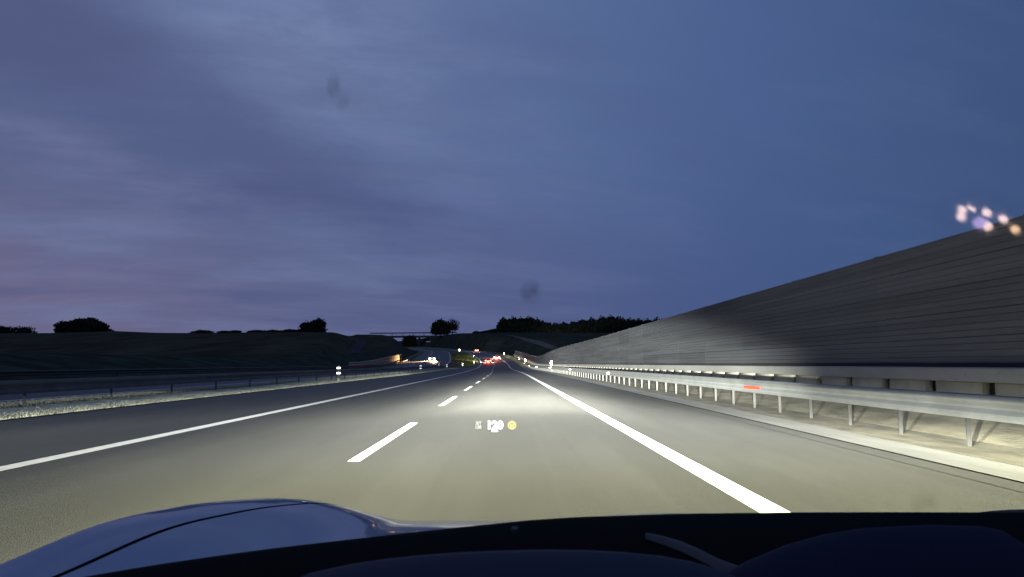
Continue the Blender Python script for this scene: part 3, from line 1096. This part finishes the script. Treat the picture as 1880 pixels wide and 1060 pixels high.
# dark channel below the shut lines
for sg in (-1, 1):
    v, f = [], []
    for j in range(41):
        y = .62 + 1.86 * j / 40
        for e in (-.02, .02):
            a = split(y) + e
            v.append((XC + sg * a, y, shell_z(a, y) - .02))
    f = [(2 * j, 2 * j + 1, 2 * j + 3, 2 * j + 2) for j in range(40)]
    own_attach(obj('shut_line', v, f, M['liner']))
nose = MB()
nose.box(XC - .80, XC + .80, 2.46, 2.60, .20, .46)
bevel(own_attach(nose.build('front_bumper', M['paint'])), .06, 3)

# dashboard edge: the line along which it hides the bonnet
edge_px = [(-420, 1180), (-200, 1128), (0, 1089), (150, 1060), (280, 1038), (400, 1020.5), (500, 1007), (600, 995.5), (736, 980), (872, 965.5), (974, 955), (1060, 949.5), (1240, 943.5), (1450, 941), (1600, 940.5), (1880, 941), (2150, 946), (2500, 960), (2900, 985)]
edge = []
for px, py in edge_px:
    dep = 1.0
    for _ in range(30):
        x = P(px, py, dep).x
        dep = .5 * dep + .5 * (1.06 - .36 * (x - XC) ** 2)
    edge.append(P(px, py, dep))


def edge_at(x):
    xs = [p.x for p in edge]
    return float(np.interp(x, xs, [p.y for p in edge])), float(np.interp(x, xs, [p.z for p in edge]))


# windscreen
RAKE = .53


def pane(x, up, off=0.0):
    ye, ze = edge_at(x)
    return Vector((x, ye + .03 - up - off * .47, ze - .01 + RAKE * up - off * .88))


clear = bpy.data.materials.new('clear_glass')
clear.use_nodes = True
clear.node_tree.nodes.clear()
nt = NT(clear.node_tree)
tb = nt.n('ShaderNodeBsdfTransparent')
tb.inputs[0].default_value = (.975, .985, .985, 1)
nt.t.links.new(tb.outputs[0], nt.n('ShaderNodeOutputMaterial').inputs[0])
v, f = [], []
NXP, NYP = 40, 10
for off in (0.0, .005):
    for j in range(NYP + 1):
        for i in range(NXP + 1):
            v.append(pane(-.80 + 2.6 * i / NXP, .95 * j / NYP, off))
K = (NXP + 1) * (NYP + 1)
for side in (0, 1):
    for j in range(NYP):
        for i in range(NXP):
            a = side * K + j * (NXP + 1) + i
            q = (a, a + 1, a + NXP + 2, a + NXP + 1)
            f.append(q if side == 0 else q[::-1])
glass = own_attach(obj('windscreen', v, f, clear, smooth=True))


def smear_or_glare_mat(name, kind, strength, rgb=(.02, .02, .025), scale=30.0):
    m = bpy.data.materials.new(name)
    m.use_nodes = True
    m.node_tree.nodes.clear()
    nt = NT(m.node_tree)
    uv = nt.n('ShaderNodeTexCoord').outputs['UV']
    gx_, gy_, gz_ = nt.sep(uv)
    r2 = nt.m('ADD', nt.m('POWER', nt.m('MULTIPLY_ADD', gx_, 2.0, -1.0), 2.0), nt.m('POWER', nt.m('MULTIPLY_ADD', gy_, 2.0, -1.0), 2.0))
    fall = nt.ss(r2, 1.0, .05)
    a = nt.m('MULTIPLY', fall, strength)
    if kind == 'dirt':
        a = nt.m('MULTIPLY', a, nt.ss(nt.noise(uv, 1.7, 2, .5), .15, .75))
        sh = nt.n('ShaderNodeBsdfDiffuse')
        sh.inputs[0].default_value = (*rgb, 1)
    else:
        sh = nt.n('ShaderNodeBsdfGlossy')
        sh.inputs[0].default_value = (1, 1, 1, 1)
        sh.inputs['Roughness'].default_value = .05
    tr = nt.n('ShaderNodeBsdfTransparent')
    mx = nt.n('ShaderNodeMixShader')
    nt.put(mx.inputs[0], a)
    nt.t.links.new(tr.outputs[0], mx.inputs[1])
    nt.t.links.new(sh.outputs[0], mx.inputs[2])
    nt.t.links.new(mx.outputs[0], nt.n('ShaderNodeOutputMaterial').inputs[0])
    return m


def on_pane(px, py):
    """point of the windscreen's inner face on the line of sight"""
    q = ray(px, py)
    lo, hi = .08, 1.1
    best = None
    for k in range(400):
        tt = .15 + k * .0025
        p = Vector((0, 0, H)) + q * tt
        ye, ze = edge_at(p.x)
        up = ye + .03 - .004 - p.y
        if p.z - (ze - .014 + RAKE * up) > 0 and best is None and up > 0 and k == 0:
            best = p
        if p.z < (ze - .014 + RAKE * up):
            continue
        return p, tt
    return Vector((0, 0, H)) + q * .5, .5


def pane_hit(px, py):
    q = ray(px, py)
    prev = None
    for k in range(800):
        tt = .10 + k * .0015
        p = Vector((0, 0, H)) + q * tt
        ye, ze = edge_at(p.x)
        up = ye + .02 - p.y
        val = p.z - (ze - .016 + RAKE * up)
        if prev is not None and (val > 0) != prev:
            return p
        prev = val > 0
    return Vector((0, 0, H)) + q * .5


def smear_or_glare(px0, py0, px1, py1, mat_, tilt=0.0, name='smear_or_glare'):  # dirt smears and the added glossy patch
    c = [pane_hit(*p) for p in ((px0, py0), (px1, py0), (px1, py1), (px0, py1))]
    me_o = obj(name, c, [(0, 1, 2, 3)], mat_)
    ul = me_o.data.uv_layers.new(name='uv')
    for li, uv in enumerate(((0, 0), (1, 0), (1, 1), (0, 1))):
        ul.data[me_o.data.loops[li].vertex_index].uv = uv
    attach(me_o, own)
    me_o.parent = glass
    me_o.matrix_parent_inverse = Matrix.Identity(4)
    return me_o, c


smear_or_glare(596, 128, 630, 188, smear_or_glare_mat('dirt_a', 'dirt', .30))
smear_or_glare(616, 168, 646, 212, smear_or_glare_mat('dirt_b', 'dirt', .18))
smear_or_glare(950, 508, 998, 562, smear_or_glare_mat('dirt_c', 'dirt', .42))
smear_or_glare(1662, 895, 1730, 950, smear_or_glare_mat('dirt_d', 'dirt', .16))
_, cs = smear_or_glare(1690, 330, 1920, 470, smear_or_glare_mat('glare_patch', 'gloss', .08))  # glossy patch added here alone, to mirror the glowing discs
glass.matrix_parent_inverse = Matrix.Translation(-Vector(own.location))

# black ceramic band along the foot of the glass + dashboard top
def dash_sheet(name, offs, x0, x1, mat_, n=70):
    """strip behind the edge line: offs = [(towards the driver, down)]"""
    v, f = [], []
    for i in range(n + 1):
        x = x0 + (x1 - x0) * i / n
        ye, ze = edge_at(x)
        for dy_, dz_ in offs:
            v.append((x, ye - dy_, ze - dz_))
    w = len(offs)
    for i in range(n):
        for k in range(w - 1):
            f.append((i * w + k, (i + 1) * w + k, (i + 1) * w + k + 1, i * w + k + 1))
    return obj(name, v, f, mat_, smooth=True)


dash = own_attach(dash_sheet('dashboard', [(-.012, .06), (-.012, .012), (-.006, .003), (0, 0), (.02, -.0005), (.10, .006), (.20, .018), (.32, .036), (.42, .066), (.50, .16), (.53, .34)], -.72, 1.46, M['dash_black'], n=110))


def dash_z(x, y):
    ye, ze = edge_at(x)
    return ze - float(np.interp(ye - y, [0, .02, .10, .20, .32, .42, .50], [0, -.0005, .006, .018, .036, .066, .16]))


def to_dash(o):
    o.parent = dash
    o.matrix_parent_inverse = Matrix.Identity(4)
    return o


def hood(name, pts, dep, back, mat_, drop=.10):
    """a rounded cowl: its silhouette runs along photo points, it falls away in front and behind"""
    v, f = [], []
    prof_ = [(.10, -.06), (.05, -.016), (.02, -.003), (0, 0), (-.02, -.002), (-.05, -.012), (-.09, -.05), (-.10, -drop - .05)]
    top = [P(px, py, dep) for px, py in pts]
    for p in top:
        v += [(p.x, p.y + a * back, p.z + b) for a, b in prof_]
    w = len(prof_)
    for i in range(len(top) - 1):
        for k in range(w - 1):
            f.append((i * w + k, i * w + k + 1, (i + 1) * w + k + 1, (i + 1) * w + k))
    return to_dash(obj(name, v, f, mat_, smooth=True))


hood('instrument_hood', [(440, 1120), (500, 1082), (560, 1057), (630, 1042), (700, 1031), (780, 1023), (850, 1018), (930, 1015), (1000, 1013.5), (1080, 1014.5), (1150, 1018), (1220, 1025), (1280, 1036), (1330, 1050), (1390, 1078), (1440, 1120)], .62, 1.0, M['dash_navy'])
hood('centre_display', [(1240, 1120), (1300, 1072), (1380, 1030), (1450, 1001), (1520, 981), (1590, 969.5), (1700, 963.5), (1800, 966), (1840, 974), (1870, 992), (1885, 1020)], .72, .6, M['dash_screen'], drop=.05)


def dash_strip(name, pts, dep, wpx, mat_):
    v, f = [], []
    for i, (px, py) in enumerate(pts):
        for e, lift in ((-.5, -.004), (-.25, .002), (.25, .002), (.5, -.004)):
            k = 1.05
            while k > .45:
                p = P(px, py + e * wpx[i], k)
                if p.z >= dash_z(p.x, p.y):
                    break
                k -= .002
            v.append((p.x, p.y, p.z + lift + .004))
    for i in range(len(pts) - 1):
        for k in range(3):
            f.append((4 * i + k, 4 * i + k + 1, 4 * i + k + 5, 4 * i + k + 4))
    return to_dash(obj(name, v, f, mat_, smooth=True))


dash_strip('grey_strip', [(1185, 988), (1215, 995), (1250, 1006), (1285, 1022), (1320, 1040), (1360, 1054), (1420, 1068)], [.635, .635, .63, .62, .61, .60, .59], [4, 9, 13, 15, 14, 12, 10], M['dash_grey'])  # plain grey strip laid along the dash surface
p = P(945, 975, .90)
o = MB().disc((0, 0, 0), .0042, (0, -.3, 1), .004, 12).build('reflection_speck', M['dash_grey'])  # grey disc added in place of a reflection on the dash edge
o.location = p
to_dash(o)

# glowing discs added out of view to mirror in the glossy patch of the glass
n_ = (cs[1] - cs[0]).cross(cs[2] - cs[0]).normalized()
if n_.y > 0:
    n_ = -n_


def place_glint(px, py, r, mt, sq=1.0):
    q = ray(px, py).normalized()
    p0 = Vector((0, 0, H))
    tt = (cs[0] - p0).dot(n_) / q.dot(n_)
    h_ = p0 + q * tt
    rr = q - 2 * q.dot(n_) * n_
    k = 0.05
    while k < 1.2:
        w = h_ + rr * k
        if w.z <= dash_z(w.x, w.y) + .004:
            break
        k += .002
    o = MB().disc((0, 0, 0), r, (0, 0, 1), .006, 14).build('glint_source', M[mt])
    o.location = h_ + rr * k
    o.scale = (1.0, sq, 1)
    to_dash(o)


for px, py, mt in ((1757, 392, 'glint_pink'), (1779, 384, 'glint_pink'), (1809, 389, 'glint_pink'), (1839, 401, 'glint_pink'), (1755, 405, 'glint_pink'), (1861, 420, 'glint_amber')):
    place_glint(px, py, .0040, mt)
place_glint(1792, 416, .0085, 'glint_violet', .8)
place_glint(1803, 421, .0050, 'glint_pink')

# head-up display, its image hanging over the bonnet
hud = empty('head_up_display', (0, 0, 0))
own_attach(hud)
HY = 2.3


def hud_text(name, txt, px, py, hpx, mt, bold=.02, sx=1.0):
    cu = bpy.data.curves.new(name, 'FONT')
    cu.body = txt
    cu.align_x, cu.align_y = 'CENTER', 'CENTER'
    cu.size = 1.0
    cu.offset = bold
    cu.extrude = .01
    cu.resolution_u = 3
    tmp = bpy.data.objects.new('tmp', cu)
    COL.objects.link(tmp)
    bpy.context.view_layer.update()
    me = bpy.data.meshes.new_from_object(tmp.evaluated_get(bpy.context.evaluated_depsgraph_get()))
    bpy.data.objects.remove(tmp)
    zs = [q.co.y for q in me.vertices]
    xs = [q.co.x for q in me.vertices]
    k = hpx / F * HY / (max(zs) - min(zs))
    cxx, czz = (max(xs) + min(xs)) / 2, (max(zs) + min(zs)) / 2
    for q in me.vertices:
        q.co.x = (q.co.x - cxx) * k * sx
        q.co.y = (q.co.y - czz) * k
        q.co.z *= k
    me.name = name
    me.materials.clear()
    me.materials.append(M[mt])
    o = link(bpy.data.objects.new(name, me), hud)
    o.matrix_parent_inverse = Matrix.Identity(4)
    o.location = P(px, py, HY)
    o.rotation_euler = cam.rotation_euler
    return o


hud_text('speed_digits', '120', 910, 780.5, 17, 'hud_white', .075, 1.02)
hud_text('unit_text', 'km/h', 908.5, 791, 5.5, 'hud_white', .05, .9)
hud_text('set_text', 'SET', 878.5, 777, 6, 'hud_green', .045, .85)
hud_text('set_speed', '130', 878.5, 784.5, 7, 'hud_green', .05, .9)
c = P(940, 781, HY)
fw_ = (c - Vector((0, 0, H))).normalized()
o = MB().disc((0, 0, 0), 8.0 / F * HY, fw_, .002, 28).build('warning_disc', M['hud_yellow'], hud)
o.location = c
for dx_, dy_, w_, h_ in ((0, 3.6, 5, 1.0), (-4.6, -1, 1.0, 3), (4.6, -1, 1.0, 3)):
    o = MB().box(-w_ / 2 / F * HY, w_ / 2 / F * HY, -.001, .001, -h_ / 2 / F * HY, h_ / 2 / F * HY).build('icon_mark', M['hud_dim'], hud)
    o.location = P(940 + dx_, 781 - dy_, HY - .004)

# headlamps of our car: a shaped low beam with a matrix high beam towards the wall
def headlight(x):
    ld = bpy.data.lights.new('headlight', 'POINT')
    ld.energy = 4 * math.pi * 1000.0
    ld.shadow_soft_size = .04
    ld.use_nodes = True
    nt = NT(ld.node_tree)
    ld.node_tree.nodes.clear()
    nx_, ny_, nz_ = nt.sep(nt.n('ShaderNodeTexCoord').outputs['Normal'])
    fy = nt.m('MAXIMUM', ny_, .02)
    u = nt.m('DIVIDE', nx_, fy)
    v_ = nt.m('DIVIDE', nz_, fy)
    dn = nt.m('MAXIMUM', nt.m('MULTIPLY', v_, -1.0), .010)
    # ---- low beam: wanted road brightness as a function of distance D = LH / dn
    lg = nt.m('LOGARITHM', nt.m('DIVIDE', LH, dn), 10.0)                   # log10(D): 0.3 .. 1.9
    tgt = nt.ramp(nt.m('DIVIDE', lg, 2.0), [(.10, .36), (.25, .42), (.39, .50), (.50, .47), (.56, .50), (.615, .88), (.66, .80), (.72, .42), (.78, .16), (.85, .055), (.93, .03)])
    D = nt.m('DIVIDE', LH, dn)
    I = nt.m('MULTIPLY', nt.m('MULTIPLY', nt.m('POWER', D, 3.0), tgt), .5 * GAIN)
    I = nt.m('MULTIPLY', I, nt.m('POWER', nt.m('ADD', nt.m('MULTIPLY', u, u), 1.0), 1.5))
    X = nt.m('ADD', nt.m('MULTIPLY', u, D), x)                              # where it lands beside our line
    gl = nt.m('ADD', nt.m('MULTIPLY_ADD', nt.ss(X, -5.8, -.5), .88, .12), nt.m('MULTIPLY', nt.ss(X, -9.0, -10.4), .34))
    gr = nt.m('MULTIPLY_ADD', nt.ss(X, 8.5, 3.2), .66, .34)
    # the bright pool keeps to the middle of our lane
    low = nt.m('MULTIPLY', nt.m('MULTIPLY', I, gl), gr)
    low = nt.m('MULTIPLY', low, nt.ss(nt.m('MULTIPLY_ADD', nt.ss(u, -.12, -.45), .020, v_), -.004, -.0125))
    aside = nt.m('MULTIPLY', nt.ss(nt.m('ABSOLUTE', nt.m('SUBTRACT', X, .2)), 1.7, 3.6), nt.ss(D, 12.0, 16.5))
    low = nt.m('MULTIPLY', low, nt.m('MULTIPLY_ADD', aside, -.5, 1.0))
    side = nt.m('POWER', nt.m('DIVIDE', .06, nt.m('MAXIMUM', nt.m('ABSOLUTE', u), .06)), 2.3)
    cap = nt.m('MULTIPLY', nt.m('MULTIPLY', side, 110000.0), nt.m('ADD', nt.m('POWER', nt.m('DIVIDE', dn, .040), 3.0), nt.m('MULTIPLY_ADD', nt.ss(u, -.25, .05), .45, .55)))
    low = nt.m('MINIMUM', low, cap)
    # ---- high beam: right half, up the wall
    au = nt.m('MAXIMUM', u, .066)
    hi = nt.m('MULTIPLY', nt.m('POWER', nt.m('DIVIDE', .048, au), 2.45), 560000.0)
    hi = nt.m('MULTIPLY', hi, nt.ss(u, .44, .35))
    hi = nt.m('MULTIPLY', hi, nt.m('MULTIPLY_ADD', nt.ss(u, -.02, .05), .85, .15))
    hi = nt.m('MULTIPLY', hi, nt.ss(u, -.085, -.045))
    edge_v = nt.m('MULTIPLY_ADD', nt.m('MAXIMUM', nt.m('SUBTRACT', u, .16), 0.0), -.20, nt.m('MINIMUM', nt.m('MULTIPLY_ADD', nt.m('MAXIMUM', u, 0.0), .36, .018), .080))
    hi = nt.m('MULTIPLY', hi, nt.ss(nt.m('SUBTRACT', v_, edge_v), .036, -.036))
    hi = nt.m('MULTIPLY', hi, nt.ss(nt.m('MULTIPLY_ADD', nt.m('MAXIMUM', u, 0.0), .10, v_), -.014, .004))
    # ---- thin strip of stray light on the left, enough to wake the reflectors
    stray = nt.m('MULTIPLY', nt.m('MULTIPLY', nt.ss(nt.m('ABSOLUTE', v_), .011, .004), nt.ss(u, .0, -.06)), nt.m('MULTIPLY', nt.ss(u, -.36, -.27), 500.0))
    tot = nt.m('MULTIPLY', nt.m('ADD', nt.m('ADD', low, hi), stray), nt.m('GREATER_THAN', ny_, .05))
    em = nt.n('ShaderNodeEmission')
    nt.put(em.inputs['Color'], nt.mix(nt.ss(v_, -.05, -.20), (1.0, .985, .87), (1.0, .965, .64)))
    nt.put(em.inputs['Strength'], nt.m('DIVIDE', tot, 1000.0))
    nt.t.links.new(em.outputs[0], nt.n('ShaderNodeOutputLight').inputs[0])
    lo = bpy.data.objects.new('headlight', ld)
    link(lo)
    lo.location = (x, 2.72, LH)
    own_attach(lo)


LH, GAIN = .70, 27.0
for x in (XC - .62, XC + .62):
    headlight(x)
